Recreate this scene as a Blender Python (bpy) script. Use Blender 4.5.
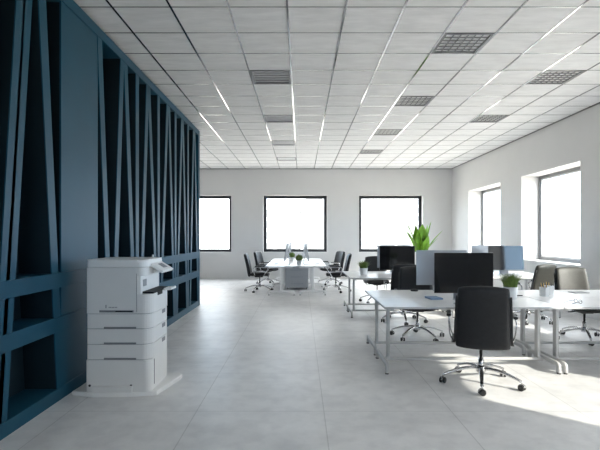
import bpy, bmesh, math, random
from mathutils import Vector, Matrix
PI = math.pi
sc = bpy.context.scene
C = sc.collection
for o in list(bpy.data.objects):
    bpy.data.objects.remove(o)
random.seed(7)

# ------------------------------------------------------------------ camera
cam = bpy.data.cameras.new('camera')
cam.sensor_width = 36.0
cam.lens = 36.0 * 459.0 / 600.0
cam.shift_x = -1.0 / 600.0
cam.shift_y = 11.0 / 600.0
cam.clip_end = 500
camo = bpy.data.objects.new('camera', cam)
camo.location = (0, 0, 1.5)
camo.rotation_euler = (PI / 2, 0, 0)
C.objects.link(camo)
sc.camera = camo

# ------------------------------------------------------------------ world, sun, exposure
SKY = 4.2
SUN = 3.4
EXPOSURE = 1.25
w = bpy.data.worlds.new('sky')
sc.world = w
w.use_nodes = True
nt = w.node_tree
nt.nodes.clear()
tc = nt.nodes.new('ShaderNodeTexCoord')
sp = nt.nodes.new('ShaderNodeSeparateXYZ')
rp = nt.nodes.new('ShaderNodeValToRGB')
bg = nt.nodes.new('ShaderNodeBackground')
wo = nt.nodes.new('ShaderNodeOutputWorld')
nt.links.new(tc.outputs['Generated'], sp.inputs[0])
mr = nt.nodes.new('ShaderNodeMapRange')
mr.inputs['From Min'].default_value = -1
mr.inputs['From Max'].default_value = 1
nt.links.new(sp.outputs['Z'], mr.inputs['Value'])
nt.links.new(mr.outputs['Result'], rp.inputs[0])
nt.links.new(rp.outputs['Color'], bg.inputs['Color'])
bg.inputs['Strength'].default_value = SKY
nt.links.new(bg.outputs[0], wo.inputs[0])
cr = rp.color_ramp
cr.elements[0].position = 0.0
cr.elements[0].color = (0.66, 0.65, 0.63, 1)
cr.elements[1].position = 1.0
cr.elements[1].color = (0.86, 0.92, 1.0, 1)
for pos, col in ((0.495, (0.80, 0.82, 0.84)), (0.515, (0.55, 0.74, 0.98)), (0.58, (0.45, 0.70, 1.0)), (0.60, (0.93, 0.95, 0.98)), (0.8, (0.93, 0.955, 1.0))):
    e = cr.elements.new(pos); e.color = (*col, 1)

sun = bpy.data.lights.new('sun', 'SUN')
sun.energy = SUN
sun.angle = math.radians(0.8)
sun.color = (1.0, 0.93, 0.82)
suno = bpy.data.objects.new('sun', sun)
sd = Vector((-0.75, 0.66, -0.52))
suno.rotation_euler = sd.to_track_quat('-Z', 'Y').to_euler()
suno.location = (30, -20, 25)
C.objects.link(suno)

vs = sc.view_settings
sc.display_settings.display_device = 'sRGB'
vs.view_transform = 'Standard'
vs.look = 'None'
vs.exposure = EXPOSURE
vs.gamma = 1.0
vs.use_curve_mapping = False
sc.cycles.use_denoising = True
sc.cycles.max_bounces = 14
sc.cycles.diffuse_bounces = 8
sc.cycles.glossy_bounces = 4
sc.cycles.transparent_max_bounces = 12
sc.cycles.sample_clamp_indirect = 8
sc.cycles.caustics_reflective = False
sc.cycles.caustics_refractive = False

# ------------------------------------------------------------------ room numbers
XR, YB, ZC = 5.27, 16.04, 3.855           # right wall, back wall, ceiling
XL, YF = -7.0, -3.6                        # far left wall, wall behind the camera
TH = 0.43                                  # wall thickness
SILL, HEAD = 0.94, 2.92
FILLW = [(-0.60, 1.63)]      # unseen window, added behind the camera for fill light
TB = 0.20                                  # back wall thickness
BACKW = [(-4.67, -2.44), (-1.32, 0.91), (2.03, 4.26)]
RIGHTW = [(12.13, 14.45), (8.66, 10.98), (5.19, 7.51), (0.55, 2.98)]  # last one is unseen, shifted and widened to throw the floor's sun patches

def portal(name, loc, direction, sx, sy):
    l = bpy.data.lights.new(name, 'AREA')
    l.shape = 'RECTANGLE'; l.size = sx; l.size_y = sy
    l.cycles.is_portal = True
    o = bpy.data.objects.new(name, l)
    o.location = loc
    o.rotation_euler = Vector(direction).to_track_quat('-Z', 'Y').to_euler()
    C.objects.link(o)
for a, b in BACKW:
    portal('window_portal', ((a + b) / 2, YB + TB + 0.12, (SILL + HEAD) / 2), (0, -1, 0), b - a, HEAD - SILL)
for a, b in RIGHTW:
    portal('window_portal', (XR + TH + 0.12, (a + b) / 2, (SILL + HEAD) / 2), (-1, 0, 0), b - a, HEAD - SILL)

for a, b in FILLW:
    portal('window_portal', ((a + b) / 2, YF - TH - 0.12, (SILL + HEAD) / 2), (0, 1, 0), b - a, HEAD - SILL)

# ------------------------------------------------------------------ materials
def mat(name, col, rough=0.5, metal=0.0, var=0.06, scale=8.0, bump=0.0, bscale=60.0, spec=0.5, coat=0.0, stretch=None):
    m = bpy.data.materials.new(name)
    m.use_nodes = True
    n = m.node_tree
    b = n.nodes['Principled BSDF']
    b.inputs['Roughness'].default_value = rough
    b.inputs['Metallic'].default_value = metal
    b.inputs['Specular IOR Level'].default_value = spec
    b.inputs['Coat Weight'].default_value = coat
    t = n.nodes.new('ShaderNodeTexCoord')
    src = t.outputs['Object']
    if stretch:
        mp = n.nodes.new('ShaderNodeMapping')
        mp.inputs['Scale'].default_value = stretch
        n.links.new(src, mp.inputs[0]); src = mp.outputs[0]
    nz = n.nodes.new('ShaderNodeTexNoise')
    nz.inputs['Scale'].default_value = scale
    nz.inputs['Detail'].default_value = 5
    n.links.new(src, nz.inputs['Vector'])
    r = n.nodes.new('ShaderNodeValToRGB')
    lo = [max(0, c * (1 - var)) for c in col]; hi = [min(1, c * (1 + var)) for c in col]
    r.color_ramp.elements[0].color = (*lo, 1); r.color_ramp.elements[0].position = 0.3
    r.color_ramp.elements[1].color = (*hi, 1); r.color_ramp.elements[1].position = 0.7
    n.links.new(nz.outputs['Fac'], r.inputs[0])
    n.links.new(r.outputs[0], b.inputs['Base Color'])
    if bump:
        n2 = n.nodes.new('ShaderNodeTexNoise')
        n2.inputs['Scale'].default_value = bscale
        n.links.new(src, n2.inputs['Vector'])
        bp = n.nodes.new('ShaderNodeBump')
        bp.inputs['Strength'].default_value = bump
        bp.inputs['Distance'].default_value = 0.01
        n.links.new(n2.outputs['Fac'], bp.inputs['Height'])
        n.links.new(bp.outputs[0], b.inputs['Normal'])
    return m

def floor_material():
    m = bpy.data.materials.new('pale_concrete')
    m.use_nodes = True
    n = m.node_tree; L = n.links
    b = n.nodes['Principled BSDF']
    b.inputs['Roughness'].default_value = 0.42
    b.inputs['Specular IOR Level'].default_value = 0.45
    t = n.nodes.new('ShaderNodeTexCoord')
    nz = n.nodes.new('ShaderNodeTexNoise'); nz.inputs['Scale'].default_value = 1.3; nz.inputs['Detail'].default_value = 9; nz.inputs['Roughness'].default_value = 0.68
    L.new(t.outputs['Object'], nz.inputs['Vector'])
    r = n.nodes.new('ShaderNodeValToRGB')
    r.color_ramp.elements[0].color = (0.66, 0.66, 0.665, 1); r.color_ramp.elements[0].position = 0.32
    r.color_ramp.elements[1].color = (0.80, 0.80, 0.805, 1); r.color_ramp.elements[1].position = 0.62
    L.new(nz.outputs['Fac'], r.inputs[0])
    # blotches
    n2 = n.nodes.new('ShaderNodeTexNoise'); n2.inputs['Scale'].default_value = 6.0; n2.inputs['Detail'].default_value = 6
    L.new(t.outputs['Object'], n2.inputs['Vector'])
    r2 = n.nodes.new('ShaderNodeValToRGB')
    r2.color_ramp.elements[0].color = (0.91, 0.91, 0.915, 1); r2.color_ramp.elements[0].position = 0.36
    r2.color_ramp.elements[1].color = (1, 1, 1, 1); r2.color_ramp.elements[1].position = 0.55
    L.new(n2.outputs['Fac'], r2.inputs[0])
    mx = n.nodes.new('ShaderNodeMix'); mx.data_type = 'RGBA'; mx.blend_type = 'MULTIPLY'; mx.inputs[0].default_value = 1
    L.new(r.outputs[0], mx.inputs[6]); L.new(r2.outputs[0], mx.inputs[7])
    # slab joints every 1.09 m
    mp = n.nodes.new('ShaderNodeMapping'); mp.inputs['Location'].default_value = (-0.196, -5.02, 0)
    L.new(t.outputs['Object'], mp.inputs[0])
    bt = n.nodes.new('ShaderNodeTexBrick')
    bt.offset = 0.0; bt.squash = 1.0
    bt.inputs['Scale'].default_value = 1.0
    bt.inputs['Brick Width'].default_value = 1.09
    bt.inputs['Row Height'].default_value = 1.09
    bt.inputs['Mortar Size'].default_value = 0.005
    bt.inputs['Mortar Smooth'].default_value = 0.2
    bt.inputs['Color1'].default_value = (1, 1, 1, 1); bt.inputs['Color2'].default_value = (0.985, 0.985, 0.985, 1)
    bt.inputs['Mortar'].default_value = (0.76, 0.76, 0.76, 1)
    L.new(mp.outputs[0], bt.inputs['Vector'])
    m2 = n.nodes.new('ShaderNodeMix'); m2.data_type = 'RGBA'; m2.blend_type = 'MULTIPLY'; m2.inputs[0].default_value = 1
    L.new(mx.outputs[2], m2.inputs[6]); L.new(bt.outputs['Color'], m2.inputs[7])
    L.new(m2.outputs[2], b.inputs['Base Color'])
    return m

def glass_material():
    m = bpy.data.materials.new('window_glass')
    m.use_nodes = True
    n = m.node_tree; n.nodes.clear(); L = n.links
    out = n.nodes.new('ShaderNodeOutputMaterial')
    tr = n.nodes.new('ShaderNodeBsdfTransparent'); tr.inputs[0].default_value = (0.97, 0.985, 0.98, 1)
    gl = n.nodes.new('ShaderNodeBsdfGlossy'); gl.inputs['Roughness'].default_value = 0.01
    lw = n.nodes.new('ShaderNodeLayerWeight')
    pw = n.nodes.new('ShaderNodeMath'); pw.operation = 'POWER'; pw.inputs[1].default_value = 5.0
    fr = n.nodes.new('ShaderNodeMath'); fr.operation = 'MULTIPLY_ADD'; fr.inputs[1].default_value = 0.5; fr.inputs[2].default_value = 0.03
    L.new(lw.outputs['Facing'], pw.inputs[0]); L.new(pw.outputs[0], fr.inputs[0])
    mx = n.nodes.new('ShaderNodeMixShader')
    L.new(fr.outputs[0], mx.inputs[0]); L.new(tr.outputs[0], mx.inputs[1]); L.new(gl.outputs[0], mx.inputs[2])
    L.new(mx.outputs[0], out.inputs[0])
    return m

def facade_material():
    m = bpy.data.materials.new('pale_facade')
    m.use_nodes = True
    n = m.node_tree; L = n.links
    b = n.nodes['Principled BSDF']; b.inputs['Roughness'].default_value = 0.8
    t = n.nodes.new('ShaderNodeTexCoord')
    sx = n.nodes.new('ShaderNodeSeparateXYZ'); cx = n.nodes.new('ShaderNodeCombineXYZ')
    L.new(t.outputs['Object'], sx.inputs[0])
    L.new(sx.outputs['X'], cx.inputs['X']); L.new(sx.outputs['Z'], cx.inputs['Y'])
    bt = n.nodes.new('ShaderNodeTexBrick'); bt.offset = 0.0
    bt.inputs['Scale'].default_value = 1
    bt.inputs['Brick Width'].default_value = 2.2; bt.inputs['Row Height'].default_value = 1.1
    bt.inputs['Mortar Size'].default_value = 0.2
    bt.inputs['Color1'].default_value = (0.15, 0.155, 0.16, 1); bt.inputs['Color2'].default_value = (0.19, 0.19, 0.19, 1)
    bt.inputs['Mortar'].default_value = (0.42, 0.42, 0.42, 1)
    L.new(cx.outputs[0], bt.inputs['Vector']); L.new(bt.outputs['Color'], b.inputs['Base Color'])
    return m

M = {
    'wall': mat('wall_paint', (0.69, 0.685, 0.68), 0.75, var=0.015, scale=2, bump=0.03, bscale=120),
    'ceiling': mat('ceiling_tile', (0.85, 0.845, 0.845), 0.85, var=0.07, scale=3.5, bump=0.05, bscale=90, stretch=(1, 3.5, 1)),
    'grid': mat('ceiling_rail_metal', (0.40, 0.405, 0.415), 0.10, 1.0, var=0.03),
    'grid_dull': mat('ceiling_cross_rail_metal', (0.30, 0.305, 0.31), 0.2, 0.8, var=0.03),
    'slab': mat('ceiling_slab', (0.25, 0.25, 0.26), 0.9),
    'floor': floor_material(),
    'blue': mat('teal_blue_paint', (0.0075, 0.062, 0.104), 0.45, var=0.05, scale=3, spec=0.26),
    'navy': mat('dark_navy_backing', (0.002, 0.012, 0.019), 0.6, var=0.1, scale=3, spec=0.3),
    'sash': mat('pale_sash_metal', (0.62, 0.62, 0.62), 0.35, 0.1),
    'black_frame': mat('black_window_metal', (0.022, 0.024, 0.028), 0.4, 0.2),
    'grey_frame': mat('grey_window_metal', (0.20, 0.20, 0.205), 0.35, 0.5),
    'glass': glass_material(),
    'facade': facade_material(),
    'ground': mat('outdoor_paving', (0.60, 0.55, 0.48), 0.9, var=0.1, scale=0.5),
    'desk': mat('white_desk_laminate', (0.78, 0.78, 0.785), 0.32, var=0.02, scale=5),
    'desk_edge': mat('grey_desk_edge', (0.50, 0.50, 0.51), 0.4, var=0.02),
    'white_metal': mat('white_painted_metal', (0.52, 0.52, 0.52), 0.35, var=0.02),
    'bench_metal': mat('white_bench_metal', (0.85, 0.85, 0.85), 0.35, var=0.02),
    'leather': mat('black_leather', (0.017, 0.017, 0.0185), 0.50, var=0.15, scale=25, bump=0.12, bscale=220, spec=0.35),
    'leather_lighter': mat('olive_grey_leather', (0.034, 0.033, 0.027), 0.5, var=0.15, scale=25, bump=0.12, bscale=220),  # lighter, olive-grey variant of the black leather
    'chrome': mat('chrome', (0.58, 0.58, 0.59), 0.26, 1.0, var=0.03),
    'black_plastic': mat('black_plastic', (0.016, 0.016, 0.017), 0.4, var=0.1),
    'screen': mat('black_screen_glass', (0.010, 0.010, 0.011), 0.06, var=0.05, spec=0.6),
    'silver': mat('silver_aluminium', (0.39, 0.41, 0.44), 0.36, 0.6, var=0.02),
    'printer': mat('printer_white_plastic', (0.71, 0.70, 0.685), 0.45, var=0.015, scale=6),
    'printer_light': mat('printer_pale_plastic', (0.79, 0.78, 0.765), 0.4, var=0.015, scale=6),
    'printer_dark': mat('printer_dark_plastic', (0.012, 0.012, 0.013), 0.6, spec=0.2),
    'printer_grey': mat('printer_grey_plastic', (0.22, 0.225, 0.235), 0.5),
    'ceramic': mat('white_ceramic', (0.76, 0.76, 0.755), 0.3, var=0.02),
    'soil': mat('potting_soil', (0.03, 0.02, 0.013), 0.95, var=0.4, scale=60),
    'grass': mat('grass_blades', (0.13, 0.21, 0.035), 0.5, var=0.4, scale=30),
    'leaf': mat('bright_green_leaf', (0.19, 0.39, 0.03), 0.38, var=0.3, scale=6),
    'pot': mat('grey_planter', (0.35, 0.35, 0.35), 0.5),
    'louvre': mat('louvre_metal', (0.17, 0.172, 0.18), 0.4, 0.4, var=0.03),
    'vent': mat('grey_vent_metal', (0.19, 0.195, 0.21), 0.45, 0.2, var=0.03),
    'vent_slat': mat('pale_vent_metal', (0.62, 0.62, 0.64), 0.45, 0.2, var=0.03),
    'reflector': mat('white_reflector', (0.92, 0.92, 0.92), 0.4, var=0.02),
    'cabinet': mat('grey_cabinet_metal', (0.48, 0.485, 0.50), 0.4, 0.2, var=0.02),
    'paper': mat('white_paper', (0.8, 0.8, 0.8), 0.8, var=0.03),
    'pencil': mat('yellow_pencil', (0.62, 0.40, 0.10), 0.5),
    'keys': mat('pale_keyboard', (0.6, 0.62, 0.66), 0.4),
    'book': mat('blue_notebook', (0.20, 0.30, 0.45), 0.6),
}

# ------------------------------------------------------------------ mesh helpers
def add_box(bm, c, s, bev=0.0, rot=None, seg=2):
    t = bmesh.new()
    bmesh.ops.create_cube(t, size=1.0)
    for v in t.verts:
        v.co = Vector((v.co.x * s[0], v.co.y * s[1], v.co.z * s[2]))
    if bev > 0:
        bmesh.ops.bevel(t, geom=list(t.edges), offset=min(bev, min(s) * 0.49), segments=seg, profile=0.5, affect='EDGES')
    mtx = Matrix.Translation(Vector(c)) @ (rot.to_4x4() if rot else Matrix.Identity(4))
    merge(bm, t, mtx)

def merge(bm, t, mtx=None):
    vm = {}
    for v in t.verts:
        vm[v] = bm.verts.new(mtx @ v.co if mtx else v.co)
    for f in t.faces:
        try:
            nf = bm.faces.new([vm[v] for v in f.verts])
            nf.smooth = f.smooth
        except ValueError:
            pass
    t.free()

def bx(bm, x0, x1, y0, y1, z0, z1, bev=0.0):
    add_box(bm, ((x0 + x1) / 2, (y0 + y1) / 2, (z0 + z1) / 2), (abs(x1 - x0), abs(y1 - y0), abs(z1 - z0)), bev)

def frames(pts, up):
    out = []
    n = len(pts)
    for i in range(n):
        d = (pts[min(i + 1, n - 1)] - pts[max(i - 1, 0)]).normalized()
        s = d.cross(up)
        if s.length < 1e-4:
            s = d.cross(Vector((1, 0, 0)))
        s.normalize()
        u = s.cross(d).normalized()
        out.append((s, u))
    return out

def sweep(bm, pts, prof, up=(0, 0, 1), scales=None, smooth=True):
    pts = [Vector(p) for p in pts]
    fr = frames(pts, Vector(up))
    rings = []
    for i, p in enumerate(pts):
        k = scales[i] if scales else 1.0
        s, u = fr[i]
        rings.append([bm.verts.new(p + s * (a * k) + u * (b * k)) for a, b in prof])
    m = len(prof)
    for i in range(len(rings) - 1):
        for j in range(m):
            f = bm.faces.new([rings[i][j], rings[i][(j + 1) % m], rings[i + 1][(j + 1) % m], rings[i + 1][j]])
            f.smooth = smooth
    bm.faces.new(list(reversed(rings[0])))
    bm.faces.new(rings[-1])

def circ(r, n=12, ry=None):
    ry = ry or r
    return [(r * math.cos(2 * PI * i / n), ry * math.sin(2 * PI * i / n)) for i in range(n)]

def rectp(a, b):
    c = min(a, b) * 0.25
    return [(a - c, -b), (a, -b + c), (a, b - c), (a - c, b), (-a + c, b), (-a, b - c), (-a, -b + c), (-a + c, -b)]

def tube(bm, pts, r, n=12, scales=None, up=(0, 0, 1)):
    sweep(bm, pts, circ(r, n), up, scales)

def lathe(bm, prof, n=28, c=(0, 0, 0)):
    cx, cy, cz = c
    rings = []
    for r, z in prof:
        if r < 1e-5:
            rings.append([bm.verts.new((cx, cy, cz + z))])
        else:
            rings.append([bm.verts.new((cx + r * math.cos(2 * PI * i / n), cy + r * math.sin(2 * PI * i / n), cz + z)) for i in range(n)])
    for a, b in zip(rings, rings[1:]):
        for i in range(n):
            j = (i + 1) % n
            if len(a) == 1 and len(b) == 1: continue
            if len(a) == 1: f = bm.faces.new([a[0], b[i], b[j]][::-1])
            elif len(b) == 1: f = bm.faces.new([a[i], a[j], b[0]])
            else: f = bm.faces.new([a[i], a[j], b[j], b[i]])
            f.smooth = True

def prism(bm, poly, z0, z1, bev=0.0):
    t = bmesh.new()
    lo = [t.verts.new((x, y, z0)) for x, y in poly]
    hi = [t.verts.new((x, y, z1)) for x, y in poly]
    n = len(poly)
    t.faces.new(lo[::-1]); top = t.faces.new(hi)
    for i in range(n):
        t.faces.new([lo[i], lo[(i + 1) % n], hi[(i + 1) % n], hi[i]])
    if bev:
        bmesh.ops.bevel(t, geom=list(top.edges), offset=bev, segments=3, profile=0.5, affect='EDGES')
    merge(bm, t)

def smooth_path(pts, n=5):
    """Catmull-Rom through the points"""
    P = [Vector(p) for p in pts]
    out = []
    for i in range(len(P) - 1):
        p0 = P[max(i - 1, 0)]; p1 = P[i]; p2 = P[i + 1]; p3 = P[min(i + 2, len(P) - 1)]
        for k in range(n):
            t = k / n
            out.append(0.5 * ((2 * p1) + (p2 - p0) * t + (2 * p0 - 5 * p1 + 4 * p2 - p3) * t * t + (3 * p1 - p0 - 3 * p2 + p3) * t ** 3))
    out.append(P[-1])
    return out

def obj(name, bm, m, parent=None, angle=None):
    bmesh.ops.recalc_face_normals(bm, faces=bm.faces)
    me = bpy.data.meshes.new(name)
    bm.to_mesh(me); bm.free()
    me.materials.append(m)
    o = bpy.data.objects.new(name, me)
    C.objects.link(o)
    if parent: o.parent = parent
    return o

def new(): return bmesh.new()

def struct(name, bm, m, parent=None):
    o = obj(name, bm, m, parent)
    if parent is None: o['kind'] = 'structure'
    return o

def thing(name, label, cat, loc=(0, 0, 0), rz=0.0, group=None):
    o = bpy.data.objects.new(name, None)
    o.empty_display_size = 0.1
    C.objects.link(o)
    o.location = loc; o.rotation_euler = (0, 0, rz)
    o['label'] = label; o['category'] = cat
    if group: o['group'] = group
    return o

def tag(o, label, cat, group=None):
    o['label'] = label; o['category'] = cat
    if group: o['group'] = group
    return o

def dup(root, loc, rz, label, group=None):
    r = root.copy(); C.objects.link(r)
    r.location = loc; r.rotation_euler = (0, 0, rz)
    r['label'] = label
    if group: r['group'] = group
    for ch in list(root.children):
        c = ch.copy(); C.objects.link(c); c.parent = r
        for g in list(ch.children):
            d = g.copy(); C.objects.link(d); d.parent = c
    return r

# ------------------------------------------------------------------ room shell
b = new(); bx(b, XL - TH, XR + TH, YF - TH, YB + TH, -0.2, 0.0); struct('floor', b, M['floor'])

def wall_cells(bm, along, lo, hi, t0, t1, holes):
    def cell(a0, a1, z0, z1):
        if along == 'x': bx(bm, a0, a1, t0, t1, z0, z1)
        else: bx(bm, t0, t1, a0, a1, z0, z1)
    cur = lo
    for a, c in sorted(holes):
        cell(cur, a, 0, ZC + 0.35)
        cell(a, c, 0, SILL)
        cell(a, c, HEAD, ZC + 0.35)
        cur = c
    cell(cur, hi, 0, ZC + 0.35)

b = new(); wall_cells(b, 'x', XL - TH, XR + TH, YB, YB + TB, BACKW); struct('wall_back', b, M['wall'])
b = new(); wall_cells(b, 'y', YF - TH, YB, XR, XR + TH, RIGHTW); struct('wall_right', b, M['wall'])
b = new(); bx(b, XL - TH, XL, YF - TH, YB, 0, ZC + 0.35); struct('wall_far_left', b, M['wall'])
b = new(); wall_cells(b, 'x', XL, XR, YF - TH, YF, FILLW); struct('wall_front', b, M['wall'])

# windows
def window(idx, axis, a, c, plane, frame_mat, sash_mat):
    """plane: the wall's outer face; axis 'x' for the back wall, 'f' for the front wall, 'y' for the right wall"""
    root = bpy.data.objects.new('window_%d' % idx, None)
    C.objects.link(root); root['kind'] = 'structure'
    sg = -1 if axis == 'f' else 1
    def slab(bm, p0, p1, d0, d1, z0, z1, bev=0.004):
        if axis == 'y': bx(bm, plane + d0, plane + d1, p0, p1, z0, z1, bev)
        else: bx(bm, p0, p1, min(plane + sg * d0, plane + sg * d1), max(plane + sg * d0, plane + sg * d1), z0, z1, bev)
    def ring(bm, w0, w1, d0, d1):
        for (p0, p1, z0, z1) in ((a + w0, a + w1, SILL + w0, HEAD - w0), (c - w1, c - w0, SILL + w0, HEAD - w0),
                                 (a + w1, c - w1, SILL + w0, SILL + w1), (a + w1, c - w1, HEAD - w1, HEAD - w0)):
            slab(bm, p0, p1, d0, d1, z0, z1)
    bm = new(); ring(bm, 0.0, 0.065, -0.02, 0.06); obj('window_frame', bm, frame_mat, root)
    bm = new(); ring(bm, 0.062, 0.10, 0.005, 0.045); obj('sash', bm, sash_mat, root)
    bm = new(); slab(bm, a + 0.09, c - 0.09, 0.02, 0.03, SILL + 0.09, HEAD - 0.09, 0); obj('pane', bm, M['glass'], root)
i = 1
for a, c in BACKW:
    window(i, 'x', a, c, YB + TB, M['black_frame'], M['black_frame']); i += 1
for a, c in RIGHTW:
    window(i, 'y', a, c, XR + TH, M['grey_frame'], M['sash']); i += 1
for a, c in FILLW:  # the added fill-light window gets the same frame and glass
    window(i, 'f', a, c, YF - TH, M['grey_frame'], M['sash']); i += 1

# ceiling: 0.6 m tiles on a metal grid; fixture cells left open
GX0, GY0, T = -0.14, 5.917, 0.6
FIX_VENT = [(-1, 1), (-1, 5), (-1, 9), (-1, 13)]
FIX_LOUV = [(3, -1), (3, 3), (3, 7), (3, 11), (6, 1), (6, 5)]
holes = set(FIX_VENT + FIX_LOUV)
b = new()
i0, i1 = math.floor((XL - GX0) / T), math.ceil((XR - GX0) / T)
j0, j1 = math.floor((YF - GY0) / T), math.ceil((YB - GY0) / T)
for i in range(i0, i1):
    for j in range(j0, j1):
        if (i, j) in holes: continue
        x0, x1 = max(GX0 + i * T, XL), min(GX0 + (i + 1) * T, XR)
        y0, y1 = max(GY0 + j * T, YF), min(GY0 + (j + 1) * T, YB)
        if x1 - x0 < 0.02 or y1 - y0 < 0.02: continue
        bx(b, x0, x1, y0, y1, ZC, ZC + 0.02)
struct('ceiling', b, M['ceiling'])
b = new(); bx(b, XL - TH, XR + TH, YF - TH, YB + TH, ZC + 0.35, ZC + 0.45); struct('roof_slab', b, M['slab'])
b = new()
for i in range(i0 + 1, i1):
    x = GX0 + i * T
    bx(b, x - 0.010, x + 0.010, YF, YB, ZC - 0.006, ZC + 0.004)
struct('trim_1', b, M['grid'])
b = new()
for j in range(j0 + 1, j1):
    y = GY0 + j * T
    bx(b, XL, XR, y - 0.006, y + 0.006, ZC - 0.0035, ZC + 0.003)
struct('trim_2', b, M['grid_dull'])
b = new()
bx(b, XL, XR, YB - 0.022, YB, ZC - 0.02, ZC); bx(b, XR - 0.022, XR, YF, YB - 0.022, ZC - 0.02, ZC)
struct('trim_3', b, M['grey_frame'])

# teal lattice partition on the left
XW, XD, ZT, YE = -2.20, 0.30, 3.78, 9.98     # face, cavity depth, top, far end
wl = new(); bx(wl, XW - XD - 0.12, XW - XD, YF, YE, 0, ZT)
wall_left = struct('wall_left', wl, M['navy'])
def part_box(name, y0, y1, z0, z1, m, x0=None, x1=None, bev=0.003):
    bm = new(); bx(bm, XW - XD if x0 is None else x0, XW if x1 is None else x1, y0, y1, z0, z1, bev)
    return obj(name, bm, m, wall_left)
part_box('rail', YF, YE, 3.67, ZT, M['blue'])
part_box('rail', YF, YE, 1.03, 1.165, M['blue'])
part_box('rail', YF, YE, 0.63, 0.765, M['blue'])
part_box('rail', YF, YE, 0.0, 0.115, M['blue'])
part_box('end_post', 9.85, YE, 0.0, ZT, M['blue'], x1=XW + 0.001)
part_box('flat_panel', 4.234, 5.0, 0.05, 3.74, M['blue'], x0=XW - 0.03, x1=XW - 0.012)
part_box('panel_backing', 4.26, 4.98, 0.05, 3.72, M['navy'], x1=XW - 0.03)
def slat(yt, yb, wd=0.115):
    """leaning slat: yt at z=3.70, yb at z=1.165, carried on straight to the floor rail"""
    k = (yb - yt) / (1.165 - 3.70)
    z0, z1 = 0.03, 3.70
    y0, y1 = yb + k * (z0 - 1.165), yt
    par = None
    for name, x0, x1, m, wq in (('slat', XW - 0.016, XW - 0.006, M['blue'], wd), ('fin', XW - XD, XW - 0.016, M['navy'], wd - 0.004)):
        bm = new()
        vs = [bm.verts.new(p) for p in ((x0, y0 - wq / 2, z0), (x1, y0 - wq / 2, z0), (x1, y0 + wq / 2, z0), (x0, y0 + wq / 2, z0),
                                        (x0, y1 - wq / 2, z1), (x1, y1 - wq / 2, z1), (x1, y1 + wq / 2, z1), (x0, y1 + wq / 2, z1))]
        for f in ((3, 2, 1, 0), (4, 5, 6, 7), (0, 1, 5, 4), (1, 2, 6, 5), (2, 3, 7, 6), (3, 0, 4, 7)):
            bm.faces.new([vs[q] for q in f])
        par = obj(name, bm, m, par or wall_left)
for yt, yb in ((3.74, 3.49), (3.90, 4.12), (5.03, 5.245), (5.675, 5.48), (5.775, 6.02), (6.19, 6.19), (6.62, 6.395), (6.66, 6.95),
               (7.12, 7.12), (7.60, 7.325), (7.68, 7.91), (8.08, 8.08), (8.52, 8.27), (8.58, 8.80), (8.98, 8.98), (9.44, 9.23), (9.53, 9.755)):
    slat(yt, yb)
for V in (3.22, 2.285, 1.35, 0.415, -0.52, -1.455, -2.39):
    slat(V, V); slat(V - 0.44, V - 0.2); slat(V + 0.43, V + 0.2)

# outdoors
b = new(); bx(b, -80, 90, -60, 120, -3.6, -3.4); struct('ground', b, M['ground'])
def building(loc, sx, sy, sz, label):
    t = thing('building', label, 'building', loc)
    bm = new(); bx(bm, -sx / 2, sx / 2, 0, sy, 0, sz); obj('facade', bm, M['facade'], t)
    bm = new(); bx(bm, -sx / 2 - 0.2, sx / 2 + 0.2, -0.2, sy + 0.2, sz, sz + 0.3); obj('roof_slab', bm, M['paper'], t)
building((-2.6, 46, -3.4), 5.0, 10, 7.6, 'pale office block seen faintly through the middle back window, lower one')
building((2.6, 52, -3.4), 4.6, 10, 11.0, 'taller pale banded block seen faintly at the middle back window')
building((12.4, 60, -3.4), 7.5, 10, 12.0, 'pale banded block seen faintly through the back window by the plant')

# ------------------------------------------------------------------ ceiling fixtures
def fixture(kind, i, j, label, group):
    x0, y0 = GX0 + i * T, GY0 + j * T
    t = thing('ceiling_light' if kind == 'louvre' else 'ceiling_vent', label, 'ceiling light' if kind == 'louvre' else 'vent', (x0 + T / 2, y0 + T / 2, ZC), 0, group)
    h = T / 2 - 0.012
    bm = new()
    for s in (-1, 1):
        bx(bm, s * h, s * (h - 0.03), -h, h, -0.008, 0.10)
        bx(bm, -h + 0.03, h - 0.03, s * h, s * (h - 0.03), -0.008, 0.10)
    obj('frame', bm, M['louvre'] if kind == 'louvre' else M['vent'], t)
    bm = new(); zr = 0.010 if kind == 'louvre' else 0.05; bx(bm, -h, h, -h, h, zr, zr + 0.01); obj('reflector' if kind == 'louvre' else 'backing', bm, M['reflector'] if kind == 'louvre' else M['vent'], t)
    q = h - 0.03
    if kind == 'louvre':
        for k in range(1, 6):
            x = -q + 2 * q * k / 6
            bm = new(); bx(bm, x - 0.006, x + 0.006, -q, q, -0.006, 0.003); obj('louvre_blade', bm, M['louvre'], t)
        for k in range(1, 6):
            y = -q + 2 * q * k / 6
            bm = new(); bx(bm, -q, q, y - 0.006, y + 0.006, -0.006, 0.003); obj('louvre_blade', bm, M['louvre'], t)
    else:
        for k in range(5):
            y = -q + 2 * q * (k + 0.5) / 5
            bm = new(); add_box(bm, (0, y, 0.012), (2 * q, 0.035, 0.006), 0, Matrix.Rotation(math.radians(-12), 3, 'X')); obj('slat', bm, M['vent_slat'], t)
for (i, j), lab in zip(FIX_VENT, ('grey slatted ceiling vent nearest the camera, above the walkway',
                                  'grey slatted ceiling vent, second from the front above the walkway',
                                  'grey slatted ceiling vent, third from the front above the walkway',
                                  'small slatted ceiling vent closest to the back wall')):
    fixture('vent', i, j, lab, 'slatted ceiling vents over the walkway')
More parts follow.
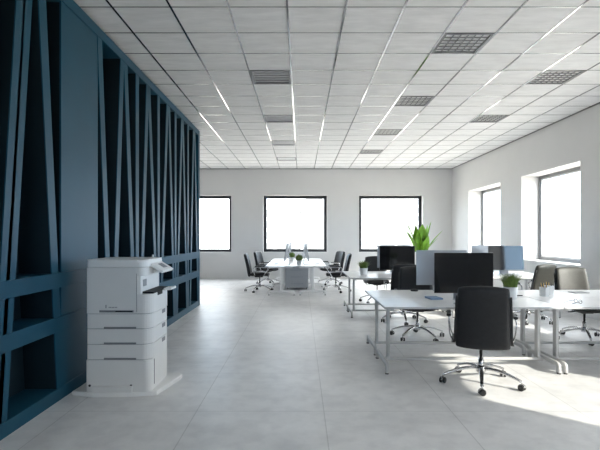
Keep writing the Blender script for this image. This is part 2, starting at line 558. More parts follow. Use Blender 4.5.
for (i, j), lab in zip(FIX_LOUV, ('egg-crate ceiling light at the top edge of the photo, frontmost of the middle row',
                                  'egg-crate ceiling light, second from the front in the middle row',
                                  'egg-crate ceiling light, third from the front in the middle row',
                                  'egg-crate ceiling light of the middle row nearest the back wall',
                                  'egg-crate ceiling light by the window wall, the larger one at the edge',
                                  'egg-crate ceiling light by the window wall, the smaller one farther back')):
    fixture('louvre', i, j, lab, 'egg-crate ceiling lights')

# ------------------------------------------------------------------ desks
DL, DD, DH = 1.93, 0.78, 0.735
def make_desk(loc, rz, label, group, metal):
    t = thing('office_desk', label, 'desk', loc, rz, group)
    bm = new(); add_box(bm, (0, 0, DH - 0.0125), (DL, DD, 0.025), 0.004); top = obj('tabletop', bm, M['desk'], t)
    bm = new()
    for sy in (-1, 1): add_box(bm, (0, sy * DD / 2, DH - 0.0135), (DL - 0.006, 0.004, 0.019), 0.001)
    for sx in (-1, 1): add_box(bm, (sx * DL / 2, 0, DH - 0.0135), (0.004, DD - 0.006, 0.019), 0.001)
    obj('edge_band', bm, M['desk_edge'], top)
    bm = new()
    for s in (-1, 1):
        add_box(bm, (0, s * 0.16, DH - 0.04), (DL - 0.22, 0.03, 0.03), 0.004)
    obj('frame_rail', bm, metal, t)
    oy = -0.03
    for s in (-1, 1):
        x = s * (DL / 2 - 0.10)
        bm = new(); add_box(bm, (x, oy, (DH - 0.025 + 0.10) / 2), (0.035, 0.075, DH - 0.025 - 0.10), 0.006)
        add_box(bm, (x, 0, DH - 0.04), (0.04, DD - 0.16, 0.03), 0.004)
        leg = obj('leg', bm, metal, t)
        xf = s * (DL / 2 - 0.03)
        bm = new()
        L2 = 0.32
        pts = smooth_path([(xf, oy - L2, 0.014), (xf, oy - L2 + 0.003, 0.07), (xf, oy - L2 + 0.03, 0.099), (xf, oy - 0.12, 0.103), (xf, oy, 0.103),
                           (xf, oy + 0.12, 0.103), (xf, oy + L2 - 0.03, 0.099), (xf, oy + L2 - 0.003, 0.07), (xf, oy + L2, 0.014)], 5)
        sweep(bm, pts, rectp(0.024, 0.016), up=(1, 0, 0.0001))
        foot = obj('foot', bm, metal, leg)
        for e in (-1, 1):
            bm = new(); lathe(bm, [(0, 0), (0.02, 0), (0.02, 0.012), (0.012, 0.02), (0, 0.02)], 12, (xf, oy + e * L2, 0)); obj('glide', bm, M['black_plastic'], leg)
    bm = new(); add_box(bm, (0, oy, 0.085), (DL - 0.07, 0.045, 0.03), 0.006)
    obj('stretcher', bm, metal, t)
    bm = new(); 
    for s in (-1, 1):
        add_box(bm, (s * (DL / 2 - 0.16), 0.12, DH - 0.0325), (0.05, 0.05, 0.014), 0.003)
    obj('bracket', bm, M['black_plastic'], t)
    return t
G_FRONT = 'desks of the front cluster'; G_MID = 'desks of the middle cluster'; G_BACK = 'desks of the bench by the back windows'
XD1, XD2 = 0.905 + DL / 2, 0.905 + DL * 1.5 + 0.012
desk0 = make_desk((XD1, 5.34, 0), 0, 'white office desk behind the frontmost black chair, with the grass pot on it', G_FRONT, M['white_metal'])
dup(desk0, (XD1, 6.13, 0), 0, 'white office desk facing away, carrying the silver-backed monitor in the front cluster', G_FRONT)
dup(desk0, (XD2, 5.34, 0), 0, 'white office desk cut off by the photo edge, in front of the pencil cups', G_FRONT)
dup(desk0, (XD2, 6.13, 0), 0, 'white office desk in front of the sunlit chair at the photo edge', G_FRONT)
dup(desk0, (XD1, 8.78, 0), 0, 'white office desk in the middle cluster with a small grass pot on its corner', G_MID)
dup(desk0, (XD1, 9.57, 0), 0, 'white office desk on the far side of the middle cluster, towards the leafy plant', G_MID)
dup(desk0, (XD2, 8.78, 0), 0, 'white office desk under the monitor with blue reflection, by the windows', G_MID)
dup(desk0, (XD2, 9.57, 0), 0, 'white office desk behind the monitor with blue reflection', G_MID)
XF = -0.128
desk1 = make_desk((XF - 0.395, 12.57, 0), PI / 2, 'white desk of the back bench, near half on the blue wall side', G_BACK, M['bench_metal'])
dup(desk1, (XF + 0.395, 12.57, 0), PI / 2, 'white desk of the back bench, near half on the window wall side', G_BACK)
dup(desk1, (XF - 0.395, 14.51, 0), PI / 2, 'white desk of the back bench, far half on the blue wall side', G_BACK)
dup(desk1, (XF + 0.395, 14.51, 0), PI / 2, 'white desk of the back bench, far half on the window wall side', G_BACK)

# ------------------------------------------------------------------ chairs
def pad(bm, fn, nrm, th, nu=16, nv=18, pw=5, k=0.06):
    """pillow: centre surface fn(u,v), offset +-th along nrm(u,v), u,v in -1..1, closed at the rim"""
    A, B = [], []
    for i in range(nu + 1):
        ra, rb = [], []
        for j in range(nv + 1):
            u = math.sin((-1 + 2 * i / nu) * PI / 2); v = math.sin((-1 + 2 * j / nv) * PI / 2)
            h = th * (max(0.0, 1 - abs(u) ** pw) * max(0.0, 1 - abs(v) ** pw)) ** 0.45
            # rounded corners
            uu, vv = u, v
            uu = u * (1 - k * abs(v) ** 10); vv = v * (1 - k * abs(u) ** 10)
            p = Vector(fn(uu, vv)); n = Vector(nrm(uu, vv)).normalized()
            ra.append(bm.verts.new(p + n * h))
            rim = i in (0, nu) or j in (0, nv)
            rb.append(ra[-1] if rim else bm.verts.new(p - n * h))
        A.append(ra); B.append(rb)
    for i in range(nu):
        for j in range(nv):
            f = bm.faces.new([A[i][j], A[i + 1][j], A[i + 1][j + 1], A[i][j + 1]]); f.smooth = True
            try:
                f = bm.faces.new([B[i][j], B[i][j + 1], B[i + 1][j + 1], B[i + 1][j]]); f.smooth = True
            except ValueError:
                pass

def make_chair(loc, rz, label, group, leather, base_rot=0.0):
    t = thing('office_chair', label, 'chair', loc, rz, group)
    # backrest
    def zb(v): return 0.718 + 0.312 * v
    def fb(u, v):
        wdt = 0.252 - 0.022 * (v + 1) / 2
        y = -0.275 - 0.085 * (v + 1) / 2 - 0.045 * (((v + 1) / 2) ** 2) + 0.035 * u * u
        z = zb(v) - 0.020 * u * u * max(0, v) + 0.010 * u * u * max(0, -v)
        return (u * wdt, y, z)
    bm = new(); pad(bm, fb, lambda u, v: (-0.13 * u, 1, 0.22), 0.040, pw=14, k=0.022); back = obj('backrest', bm, leather, t)
    # seat
    def fs(u, v):
        return (u * 0.255, 0.0 + v * 0.26, 0.475 - 0.03 * max(0, v) ** 4 + 0.014 * u * u - 0.02 * max(0, -v) ** 3)
    bm = new(); pad(bm, fs, lambda u, v: (0, 0, 1), 0.052); obj('seat', bm, leather, t)
    # metal strap carrying the back
    for s in (-1, 1):
        bm = new()
        pts = smooth_path([(s * 0.262, 0.20, 0.445), (s * 0.270, 0.0, 0.445), (s * 0.272, -0.2, 0.445), (s * 0.254, -0.272, 0.50), (s * 0.248, -0.31, 0.70), (s * 0.235, -0.372, 0.93)], 5)
        sweep(bm, pts, rectp(0.006, 0.013), up=(1, 0, 0.001))
        obj('side_strap', bm, M['black_plastic'], t)
    for s in (-1, 1):
        bm = new()
        pts = smooth_path([(s * 0.268, -0.10, 0.44), (s * 0.300, -0.115, 0.50), (s * 0.312, -0.14, 0.61), (s * 0.312, -0.12, 0.665), (s * 0.312, -0.05, 0.676),
                           (s * 0.312, 0.12, 0.678), (s * 0.312, 0.22, 0.664), (s * 0.308, 0.235, 0.61), (s * 0.295, 0.17, 0.51), (s * 0.268, 0.13, 0.44)], 5)
        sweep(bm, pts, rectp(0.011, 0.006), up=(1, 0, 0.001))
        arm = obj('armrest', bm, M['chrome'], t)
        bm = new(); add_box(bm, (s * 0.312, 0.04, 0.694), (0.045, 0.28, 0.026), 0.011, None, 3); obj('arm_pad', bm, M['black_plastic'], arm)
    bm = new(); add_box(bm, (0, -0.02, 0.413), (0.17, 0.22, 0.05), 0.012); tube(bm, [(0.08, 0.02, 0.415), (0.2, 0.03, 0.41), (0.25, 0.03, 0.405)], 0.006, 8)
    obj('tilt_mechanism', bm, M['black_plastic'], t)
    bm = new(); lathe(bm, [(0, 0.12), (0.026, 0.12), (0.026, 0.26), (0.016, 0.262), (0.016, 0.40), (0, 0.40)], 18); obj('gas_lift', bm, M['chrome'], t)
    bm = new(); lathe(bm, [(0, 0.115), (0.04, 0.115), (0.045, 0.13), (0.045, 0.165), (0.034, 0.185), (0, 0.185)], 20); obj('hub', bm, M['chrome'], t)
    for k in range(5):
        a = math.radians(178 + 72 * k) + base_rot - rz
        ca, sa = math.cos(a), math.sin(a)
        bm = new()
        rr = [(0.02, 0.152), (0.10, 0.160), (0.20, 0.148), (0.30, 0.118), (0.378, 0.088)]
        sweep(bm, smooth_path([(r * ca, r * sa, z) for r, z in rr], 4), rectp(0.021, 0.012), scales=[1.15 - 0.4 * q / 16 for q in range(17)])
        leg = obj('leg', bm, M['chrome'], t)
        # caster: two wheels and a hood
        cx, cy = 0.385 * ca, 0.385 * sa
        tr = Vector((math.cos(a + 0.9 + k), math.sin(a + 0.9 + k), 0)); ax = Vector((-tr.y, tr.x, 0))
        bm = new()
        cc = Vector((cx, cy, 0.030))
        for s in (-1, 1):
            tube(bm, [cc + ax * (s * 0.008), cc + ax * (s * 0.012), cc + ax * (s * 0.026), cc + ax * (s * 0.029)], 0.030, 16, scales=[0.9, 1, 1, 0.85])
        tube(bm, [cc - ax * 0.03, cc + ax * 0.03], 0.006, 8)
        obj('caster_wheel', bm, M['black_plastic'], leg)
        bm = new()
        pts = [cc + tr * (0.034 * math.cos(q)) + Vector((0, 0, 0.034 * math.sin(q))) for q in [PI * 0.05 + PI * 0.9 * z / 8 for z in range(9)]]
        sweep(bm, pts, [(-0.003, -0.009), (0.003, -0.009), (0.003, 0.009), (-0.003, 0.009)], up=(ax.x, ax.y, 0.0001))
        tube(bm, [(cx, cy, 0.06), (cx, cy, 0.095)], 0.008, 8)
        obj('caster_hood', bm, M['chrome'], leg)
    return t
G_CH = 'black office chairs at the desk clusters'; G_CB = 'black office chairs around the back bench'
chair0 = make_chair((1.835, 4.68, 0), math.radians(-18), 'frontmost black office chair, seen from behind, on a chrome star base', G_CH, M['leather'])
def chair(loc, deg, label, group):
    return dup(chair0, loc, math.radians(deg), label, group)
chair((1.72, 6.78, 0), 172, 'black office chair facing the camera behind the silver-backed monitor', G_CH)
chair((1.80, 8.06, 0), -4, 'black office chair seen from behind, tucked under the middle cluster desk by the black monitor', G_CH)
chair((1.72, 10.38, 0), 178, 'black office chair on the far side of the middle cluster, behind the small grass pot', G_CH)
chair1 = make_chair((4.10, 6.64, 0), math.radians(178), 'olive-grey office chair at the photo edge behind the pencil cups, facing the camera', 'olive-grey office chairs by the window wall', M['leather_lighter'])
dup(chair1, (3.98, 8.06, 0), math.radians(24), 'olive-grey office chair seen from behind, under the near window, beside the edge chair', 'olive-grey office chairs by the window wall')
chair((-1.12, 12.45, 0), -90, 'black chair at the back bench, near one on the blue wall side', G_CB)
chair((-1.02, 14.25, 0), -112, 'black chair at the back bench, far one on the blue wall side', G_CB)
chair((0.94, 12.40, 0), 90, 'black chair at the back bench, near one on the window wall side', G_CB)
chair((0.92, 14.25, 0), 118, 'black chair at the back bench, far one on the window wall side', G_CB)

# ------------------------------------------------------------------ monitors
def make_monitor(loc, rz, label, group, tilt=0.0):
    """screen faces local -y, origin on the desk under the neck"""
    t = thing('computer_monitor', label, 'monitor', loc, rz, group)
    W, H, z0 = 0.70, 0.48, 0.088
    bm = new(); add_box(bm, (0, 0.006, z0 + H / 2), (W, 0.012, H), 0.005, None, 2)
    # gently bulged back
    t2 = bmesh.new()
    n = 10
    vs = []
    for i in range(n + 1):
        for j in range(n + 1):
            u, v = -1 + 2 * i / n, -1 + 2 * j / n
            h = 0.028 * (1 - u * u) * (1 - v * v)
            vs.append(t2.verts.new((u * (W / 2 - 0.006), 0.0118 + h, z0 + H / 2 + v * (H / 2 - 0.006))))
    for i in range(n):
        for j in range(n):
            f = t2.faces.new([vs[i * (n + 1) + j], vs[(i + 1) * (n + 1) + j], vs[(i + 1) * (n + 1) + j + 1], vs[i * (n + 1) + j + 1]]); f.smooth = True
    merge(bm, t2)
    tl = Matrix.Translation((0, 0.03, 0.30)) @ Matrix.Rotation(-tilt, 4, 'X') @ Matrix.Translation((0, -0.03, -0.30))
    bm.transform(tl); obj('housing', bm, M['silver'], t)
    bm = new(); add_box(bm, (0, -0.0015, z0 + H / 2), (W - 0.004, 0.004, H - 0.004), 0.0015); bm.transform(tl); obj('screen', bm, M['screen'], t)
    bm = new()
    pts = smooth_path([(0, 0.03, z0 + 0.20), (0, 0.075, z0 + 0.12), (0, 0.10, 0.05), (0, 0.10, 0.006)], 6)
    sweep(bm, pts, rectp(0.09, 0.005), up=(0, 1, 0.2))
    st = obj('stand', bm, M['silver'], t)
    bm = new(); add_box(bm, (0, 0.01, 0.005), (0.20, 0.19, 0.01), 0.004); obj('stand_base', bm, M['silver'], t)
    return t
G_M = 'monitors of the desk clusters'; G_MB = 'monitors on the back bench'
mon0 = make_monitor((1.925, 5.43, DH), math.radians(0), 'large black computer monitor beside the frontmost chair, screen facing the camera', G_M)
def monitor(x, y, deg, label, group):
    return dup(mon0, (x, y, DH), math.radians(deg), label, group)
monitor(1.945, 6.36, 180, 'monitor seen from its silver back, beside the large black screen', G_M)
monitor(1.908, 9.10, 0, 'black monitor in front of the bright back window, in the middle cluster', G_M)
monitor(1.975, 9.78, 180, 'silver-backed monitor hidden behind the black screen below the back window', G_M)
make_monitor((4.065, 9.10, DH), 0.0, 'monitor with a blue reflection across its screen, by the window wall', G_M, math.radians(4.5))
monitor(3.98, 9.78, 180, 'silver-backed monitor peeking out behind the screen with the blue reflection', G_M)
mon1 = make_monitor((-0.40, 12.35, DH), math.radians(-92.5), 'near monitor seen edge-on, blue wall side of the back bench', G_MB, math.radians(10))
dup(mon1, (-0.36, 14.30, DH), math.radians(-92.5), 'far monitor seen edge-on, blue wall side of the back bench', G_MB)
dup(mon1, (0.17, 12.35, DH), math.radians(92.5), 'near monitor seen edge-on, window wall side of the back bench', G_MB)
dup(mon1, (0.13, 14.30, DH), math.radians(92.5), 'far monitor seen edge-on, window wall side of the back bench', G_MB)

# ------------------------------------------------------------------ plants
def blades(bm, n, r, h, seed, zb, spread=0.1):
    rnd = random.Random(seed)
    for k in range(n):
        a = rnd.uniform(0, 2 * PI); q = r * math.sqrt(rnd.random()) * 0.85
        x, y = q * math.cos(a), q * math.sin(a)
        L = h * rnd.uniform(0.65, 1.05) * (1 - 0.25 * q / r)
        a2 = a + rnd.uniform(-0.6, 0.6); lean = spread * (0.25 + q / r) * rnd.uniform(0.5, 1.1)
        side = Vector((-math.sin(a2), math.cos(a2), 0)); wdt = rnd.uniform(0.0035, 0.006)
        prev = None
        for i in range(5):
            s = i / 4
            p = Vector((x + lean * s * s * math.cos(a2), y + lean * s * s * math.sin(a2), zb + L * (s - 0.18 * s * s * s)))
            wq = wdt * (1 - s) + 0.0005
            cur = (bm.verts.new(p - side * wq), bm.verts.new(p + side * wq))
            if prev: bm.faces.new([prev[0], prev[1], cur[1], cur[0]])
            prev = cur

def grass_pot(loc, label, h, r, gh, n, seed, group=None):
    t = thing('potted_grass', label, 'plant', loc, 0, group)
    bm = new(); lathe(bm, [(0, 0), (r * 0.74, 0), (r * 0.78, 0.006), (r, h), (r * 0.93, h), (r * 0.9, h - 0.02), (0, h - 0.02)], 28); obj('pot', bm, M['ceramic'], t)
    bm = new(); lathe(bm, [(r * 0.89, h - 0.021), (r * 0.7, h - 0.013), (0, h - 0.01)], 20); obj('soil', bm, M['soil'], t)
    bm = new(); blades(bm, n, r, gh, seed, h - 0.018, r * 1.25); obj('grass', bm, M['grass'], t)
grass_pot((2.54, 5.57, DH), 'tufty grass in a white pot beside the large black monitor', 0.150, 0.088, 0.25, 420, 1, 'small potted grasses')
grass_pot((1.235, 9.06, DH), 'tufty grass in a white pot at the corner of the middle cluster', 0.135, 0.085, 0.21, 340, 2, 'small potted grasses')

def ball_plant(loc, label, seed):
    t = thing('potted_shrub', label, 'plant', loc, 0, 'round plants on the back bench')
    bm = new(); lathe(bm, [(0, 0), (0.05, 0), (0.07, 0.12), (0.062, 0.12), (0.06, 0.105), (0, 0.105)], 20); obj('pot', bm, M['ceramic'], t)
    rnd = random.Random(seed)
    bm = new()
    for k in range(420):
        d = Vector((rnd.gauss(0, 1), rnd.gauss(0, 1), rnd.gauss(0, 1))).normalized()
        p = Vector((0, 0, 0.185)) + d * 0.088 * rnd.uniform(0.7, 1.05)
        u = d.orthogonal().normalized(); u.rotate(Matrix.Rotation(rnd.uniform(0, 6.28), 3, d)); vv = d.cross(u)
        l = 0.02
        bm.faces.new([bm.verts.new(p - u * l), bm.verts.new(p + vv * l * 0.5 + d * 0.006), bm.verts.new(p + u * l + d * 0.012), bm.verts.new(p - vv * l * 0.5 + d * 0.006)])
    obj('foliage', bm, M['grass'], t)
ball_plant((-0.05, 12.15, DH), 'round green plant in a white pot, nearer one on the back bench', 3)
ball_plant((-0.27, 13.9, DH), 'round green plant in a white pot, farther one on the back bench', 4)

def big_plant(loc):
    t = thing('potted_plant', 'tall plant with broad bright green leaves in the corner between the windows', 'plant', loc)
    bm = new(); lathe(bm, [(0, 0), (0.20, 0), (0.21, 0.01), (0.25, 0.52), (0.235, 0.52), (0.225, 0.48), (0, 0.48)], 32); obj('pot', bm, M['pot'], t)
    bm = new(); lathe(bm, [(0.224, 0.481), (0.15, 0.495), (0, 0.50)], 24); obj('soil', bm, M['soil'], t)
    bm = new(); tube(bm, smooth_path([(0, 0, 0.48), (0.01, 0, 0.75), (0, 0, 1.02)], 4), 0.03, 10); obj('stem', bm, M['leaf'], t)
    def leaf(dx, dy, zt, wdt, z0=0.92, droop=0.0):
        bm = new()
        tip = Vector((dx, dy, zt)); base = Vector((dx * 0.05, dy * 0.05, z0))
        mid = base.lerp(tip, 0.5) + Vector((-dx * 0.16, -dy * 0.16, 0.06 + droop))
        hor = Vector((dx, dy, 0.0)).normalized() if abs(dx) + abs(dy) > 0.01 else Vector((0, -1, 0))
        side = Vector((-hor.y, hor.x, 0))
        N = 12; rows = []
        for i in range(N + 1):
            s = i / N
            p = base * (1 - s) ** 2 + mid * 2 * s * (1 - s) + tip * s * s
            wq = 1.75 * wdt * max(0.03, (math.sin(PI * min(1, s ** 0.8 * 0.97 + 0.03))) ** 0.75)
            out = hor * 0.35 * wq
            rows.append([bm.verts.new(p - side * wq + out), bm.verts.new(p - side * wq * 0.5 + out * 0.3), bm.verts.new(p), bm.verts.new(p + side * wq * 0.5 + out * 0.3), bm.verts.new(p + side * wq + out)])
        for i in range(N):
            for j in range(4):
                f = bm.faces.new([rows[i][j], rows[i][j + 1], rows[i + 1][j + 1], rows[i + 1][j]]); f.smooth = True
        o = obj('leaf', bm, M['leaf'], t)
        sm = o.modifiers.new('thickness', 'SOLIDIFY'); sm.thickness = 0.003
    for a in ((-0.02, -0.20, 1.80, 0.12), (-0.17, -0.12, 1.76, 0.10), (0.15, -0.10, 1.82, 0.10), (-0.42, 0.02, 1.90, 0.045), (-0.47, -0.12, 1.68, 0.05),
              (-0.36, -0.16, 1.52, 0.06), (0.30, 0.05, 1.92, 0.045), (0.60, -0.05, 1.66, 0.05), (0.44, -0.16, 1.44, 0.05), (0.12, -0.24, 1.48, 0.07),
              (-0.10, 0.2, 1.80, 0.08), (0.2, 0.22, 1.7, 0.07), (-0.3, 0.25, 1.6, 0.06), (0.05, 0.05, 1.84, 0.09)):
        leaf(*a)
big_plant((3.40, 13.0, 0))

# ------------------------------------------------------------------ things on the desks
def cup(loc, label, pencils, r=0.062, h=0.115):
    t = tag(bpy.data.objects.new('pencil_cup', None), label, 'cup', 'white pencil cups')
    C.objects.link(t); t.location = loc
    n = 6
    bm = new()
    outer = [(r * math.cos(2 * PI * i / n + 0.3), r * math.sin(2 * PI * i / n + 0.3)) for i in range(n)]
    rings = []
    for (k, z) in ((0.9, 0), (1.0, h), (0.9, h), (0.8, 0.012)):
        rings.append([bm.verts.new((x * k, y * k, z)) for x, y in outer])
    for a, c in zip(rings, rings[1:]):
        for i in range(n):
            bm.faces.new([a[i], a[(i + 1) % n], c[(i + 1) % n], c[i]])
    bm.faces.new(rings[0][::-1]); bm.faces.new(rings[-1])
    obj('cup_body', bm, M['ceramic'], t)
    rnd = random.Random(pencils)
    for k in range(pencils):
        a = 2 * PI * k / pencils; q = r * 0.55
        p = Vector((q * math.cos(a) * 0.4, q * math.sin(a) * 0.4, 0.016)); d = Vector((math.cos(a) * 0.16, math.sin(a) * 0.16, 1)).normalized()
        bm = new(); tube(bm, [p, p + d * 0.13, p + d * rnd.uniform(0.145, 0.16)], 0.0042, 6, scales=[1, 1, 0.15])
        o = tag(obj('pencil', bm, M['pencil'] if k % 3 else M['black_plastic']), 'pencil standing in a white pencil cup on the front desk', 'pencil', 'pencils in the pencil cups')
        o.location = loc
cup((3.09, 5.83, DH), 'white faceted pencil cup on the front desk, the nearer of two', 5)
cup((3.24, 6.00, DH), 'white faceted pencil cup standing just behind the nearer cup', 3)

def flat(name, loc, size, m, label, cat, deg=0, bev=0.003, group=None):
    bm = new(); add_box(bm, (0, 0, size[2] / 2), size, bev)
    o = tag(obj(name, bm, m), label, cat, group)
    o.location = loc; o.rotation_euler = (0, 0, math.radians(deg))
    return o
def mouse(loc, deg, label):
    bm = new()
    lathe(bm, [(0, 0), (0.026, 0), (0.031, 0.008), (0.026, 0.022), (0.014, 0.031), (0, 0.033)], 18)
    for v in bm.verts: v.co.y *= 1.75
    o = tag(obj('computer_mouse', bm, M['black_plastic']), label, 'mouse')
    o.location = loc; o.rotation_euler = (0, 0, math.radians(deg))
def keyboard(loc, deg, label):
    t = thing('keyboard', label, 'keyboard', loc, math.radians(deg))
    bm = new(); add_box(bm, (0, 0, 0.006), (0.42, 0.125, 0.012), 0.003); obj('keyboard_body', bm, M['silver'], t)
    bm = new()
    for r in range(5):
        for k in range(14):
            add_box(bm, (-0.19 + k * 0.0292, -0.046 + r * 0.023, 0.0135), (0.025, 0.019, 0.004), 0)
    obj('keys', bm, M['keys'], t)
mouse((1.57, 6.36, DH), 80, 'black mouse on the desk under the silver-backed monitor')
keyboard((1.93, 5.12, DH), 0, 'silver keyboard on the desk hidden behind the frontmost chair')
flat('notebook', (1.62, 5.60, DH), (0.15, 0.20, 0.02), M['book'], 'blue notebook lying under the edge of the large black monitor', 'notebook', 8)
def glasses(loc, deg, label, cat='glasses'):
    t = thing('eyeglasses', label, cat, loc, math.radians(deg))
    for s in (-1, 1):
        bm = new(); tube(bm, [(s * 0.034 + 0.025 * math.cos(q), 0, 0.022 + 0.020 * math.sin(q)) for q in [2 * PI * k / 16 for k in range(17)]], 0.003, 6, up=(0, 1, 0)); obj('rim', bm, M['black_plastic'], t)
        bm = new(); tube(bm, [(s * 0.06, 0, 0.028), (s * 0.062, 0.06, 0.022), (s * 0.058, 0.13, 0.004)], 0.003, 6); obj('temple', bm, M['black_plastic'], t)
glasses((3.15, 5.22, DH), 100, 'black eyeglasses on the front desk near the photo edge')
flat('pen', (2.76, 5.85, DH), (0.14, 0.012, 0.012), M['black_plastic'], 'black pen lying beside the grass pot on the front desk', 'pen', 10, 0.004)
flat('notepad', (3.75, 6.2, DH), (0.21, 0.15, 0.008), M['printer_grey'], 'grey notepad on the desk before the sunlit chair', 'notepad', 5)
flat('paper_sheet', (3.58, 8.62, DH), (0.30, 0.21, 0.003), M['paper'], 'white paper sheet in front of the blue-reflecting monitor', 'paper', 12, 0)
flat('paper_sheet', (-0.70, 12.0, DH), (0.21, 0.30, 0.004), M['paper'], 'white paper on the back bench, blue wall side', 'paper', 5, 0, 'papers on the back bench')
flat('paper_sheet', (0.44, 12.05, DH), (0.21, 0.30, 0.004), M['paper'], 'white paper on the back bench, window wall side', 'paper', -8, 0, 'papers on the back bench')
keyboard((-0.68, 12.7, DH), 90, 'silver keyboard on the back bench, blue wall side')
keyboard((0.45, 12.7, DH), -90, 'silver keyboard on the back bench, window wall side')

# drawer cabinet under the back bench
t = thing('drawer_cabinet', 'grey metal drawer cabinet under the back bench between its two legs', 'cabinet', (-0.115, 12.85, 0))
bm = new(); add_box(bm, (0, 0.22, 0.34), (0.64, 0.44, 0.58), 0.006); obj('body', bm, M['cabinet'], t)
for k in range(3):
    bm = new(); add_box(bm, (0, -0.008, 0.15 + k * 0.19), (0.62, 0.016, 0.18), 0.004); d = obj('drawer', bm, M['cabinet'], t)
    bm = new(); tube(bm, smooth_path([(-0.16, -0.016, 0.17 + k * 0.19), (-0.14, -0.04, 0.165 + k * 0.19), (0.14, -0.04, 0.165 + k * 0.19), (0.16, -0.016, 0.17 + k * 0.19)], 4), 0.008, 8); obj('handle', bm, M['silver'], d)
for sx in (-1, 1):
    for yy in (0.05, 0.39):
        bm = new(); tube(bm, [(sx * 0.27 - 0.012, yy, 0.025), (sx * 0.27 + 0.012, yy, 0.025)], 0.025, 14); add_box(bm, (sx * 0.27, yy, 0.046), (0.035, 0.035, 0.012)); obj('caster', bm, M['black_plastic'], t)

# ------------------------------------------------------------------ printer
def rounded_rect(x0, x1, y0, y1, r_front, r_back=0.012, n=6):
    pts = []
    for (cx, cy, a0, r) in ((x1 - r_front, y1 - r_front, 0, r_front), (x0 + r_back, y1 - r_back, PI / 2, r_back),
                            (x0 + r_back, y0 + r_back, PI, r_back), (x1 - r_front, y0 + r_front, 1.5 * PI, r_front)):
        for k in range(n + 1):
            a = a0 + PI / 2 * k / n
            pts.append((cx + r * math.cos(a), cy + r * math.sin(a)))
    return pts
P = thing('office_printer', 'white multifunction office printer with three paper trays beside the blue wall', 'printer', (-1.70, 4.58, 0))
y0, y1 = -0.30, 0.27
bm = new(); prism(bm, [(-0.45, -0.27), (-0.235, -0.325), (0.05, -0.325), (0.30, -0.285), (0.345, -0.27), (0.445, 0.20), (0.445, 0.27), (0.40, 0.32), (-0.42, 0.32)], 0.004, 0.045, 0.012)
obj('stabiliser_base', bm, M['printer_light'], P)
bm = new(); prism(bm, rounded_rect(-0.305, 0.300, y0, y1, 0.06), 0.045, 0.342, 0.004); cab = obj('base_cabinet', bm, M['printer'], P)
bm = new(); add_box(bm, (-0.06, y0 - 0.008, 0.075), (0.38, 0.02, 0.06), 0.006); obj('skirt', bm, M['printer'], cab)
for x in (-0.27, 0.115):
    bm = new(); tube(bm, [(x, y0 + 0.002, 0.105), (x, y0 - 0.004, 0.105)], 0.011, 12); obj('screw', bm, M['printer_dark'], cab)
bm = new(); add_box(bm, (0.2985, y0 + 0.10, 0.21), (0.006, 0.012, 0.24), 0.001); obj('door_gap', bm, M['printer_dark'], cab)
levels = [0.344, 0.488, 0.633, 0.773]
for k in range(3):
    z0, z1 = levels[k], levels[k + 1]
    bm = new(); prism(bm, rounded_rect(-0.298, 0.305, y0 + 0.004, y1, 0.09), z0 + 0.003, z1 - 0.003, 0.004)
    tr = obj('paper_tray', bm, M['printer'], P)
    bm = new(); add_box(bm, (0.012, y0 + 0.002, z0 + 0.010), (0.30, 0.012, 0.017), 0.002); obj('grip_slot', bm, M['printer_grey'], tr)
    bm = new(); add_box(bm, (-0.145, y0 + 0.001, z0 + 0.013), (0.012, 0.012, 0.014), 0.003); obj('clip', bm, M['printer_light'], tr)
    bm = new(); add_box(bm, (0.303, 0.08, (z0 + z1) / 2 + 0.04), (0.010, 0.10, 0.04), 0.003); obj('tray_handle', bm, M['printer_grey'], tr)
bm = new(); prism(bm, rounded_rect(-0.295, 0.295, y0 + 0.01, y1 - 0.01, 0.085), 0.34, 0.785, 0); obj('core', bm, M['printer_grey'], P)
# engine housing: tall block and a lower front block that carries the output bin
bm = new()
prism(bm, rounded_rect(-0.302, 0.17, y0, y1, 0.012), 0.776, 1.205, 0.006)
eng = obj('engine_housing', bm, M['printer'], P)
bm = new(); prism(bm, rounded_rect(0.10, 0.308, y0 + 0.003, y1, 0.085), 0.776, 0.955, 0.006); obj('front_block', bm, M['printer'], eng)
bm = new(); prism(bm, rounded_rect(0.10, 0.205, y0 + 0.012, y1 - 0.012, 0.01), 0.95, 1.14, 0.0); nk = obj('exit_wall', bm, M['printer_light'], eng)
bm = new(); prism(bm, rounded_rect(-0.30, 0.245, y0 + 0.002, y1, 0.075), 1.125, 1.207, 0.004); obj('scanner_body', bm, M['printer'], eng)
bm = new(); add_box(bm, (0.2055, -0.19, 1.055), (0.006, 0.10, 0.065), 0.002); obj('exit_grille', bm, M['printer_grey'], eng)
bm = new(); prism(bm, rounded_rect(-0.304, 0.252, y0 - 0.002, y1, 0.08, 0.03), 1.211, 1.278, 0.026); lid = obj('scanner_lid', bm, M['printer_light'], P)
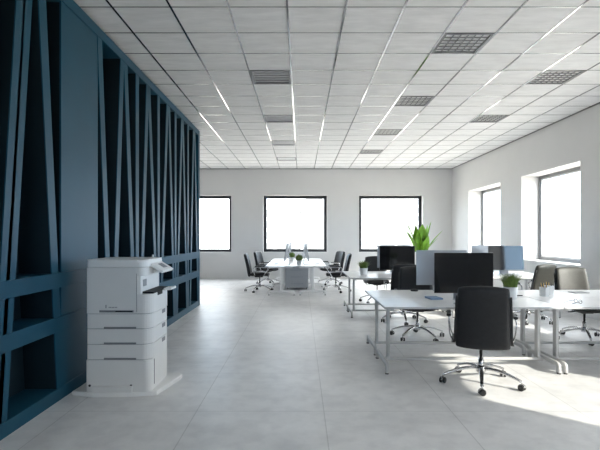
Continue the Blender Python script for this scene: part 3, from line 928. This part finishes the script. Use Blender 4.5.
bm = new(); lathe(bm, [(0, 0), (0.010, 0), (0.010, 0.02), (0.006, 0.035), (0, 0.036)], 12, (0.19, 0.10, 1.276)); obj('hinge_knob', bm, M['printer_light'], lid)
bm = new(); add_box(bm, (-0.02, y0 - 0.0005, 0.797), (0.32, 0.008, 0.02), 0.002); obj('grip_slot', bm, M['printer_grey'], eng)
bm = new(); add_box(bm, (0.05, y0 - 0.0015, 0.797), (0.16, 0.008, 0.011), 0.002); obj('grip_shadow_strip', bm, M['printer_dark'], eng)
bm = new(); add_box(bm, (-0.118, y0 - 0.0005, 0.842), (0.008, 0.004, 0.03), 0); 
for k in range(6):
    add_box(bm, (-0.088 + k * 0.014, y0 - 0.0005, 0.834), (0.008, 0.004, 0.010), 0)
obj('badge', bm, M['printer_grey'], eng)
bm = new(); add_box(bm, (0.168, y0 - 0.0005, 0.97), (0.004, 0.004, 0.36), 0); obj('panel_gap', bm, M['printer_grey'], eng)
# output bin
bm = new(); add_box(bm, (0.253, 0.0, 0.966), (0.112, 0.50, 0.014), 0.003, Matrix.Rotation(math.radians(3), 3, 'Y')); ob = obj('output_bin', bm, M['printer_dark'], P)
bm = new(); add_box(bm, (0.345, 0.16, 0.962), (0.085, 0.18, 0.024), 0.006, Matrix.Rotation(math.radians(-6), 3, 'Y')); obj('bin_flap', bm, M['printer_light'], ob)
bm = new(); add_box(bm, (0.306, -0.05, 0.942), (0.010, 0.15, 0.036), 0.003); obj('bin_notch', bm, M['printer_dark'], ob)
# control panel
cpr = Matrix.Rotation(math.radians(32), 3, 'Y')
bm = new(); add_box(bm, (0.285, 0.03, 1.20), (0.19, 0.36, 0.030), 0.010, cpr, 3); cp = obj('control_panel', bm, M['printer_light'], P)
bm = new(); add_box(bm, Vector((0.285, 0.03, 1.20)) + cpr @ Vector((0.015, 0.02, 0.0155)), (0.07, 0.13, 0.004), 0.001, cpr); obj('display', bm, M['printer_grey'], cp)
bm = new(); add_box(bm, (0.225, 0.02, 1.165), (0.06, 0.2, 0.05), 0.01); obj('panel_arm', bm, M['printer'], cp)
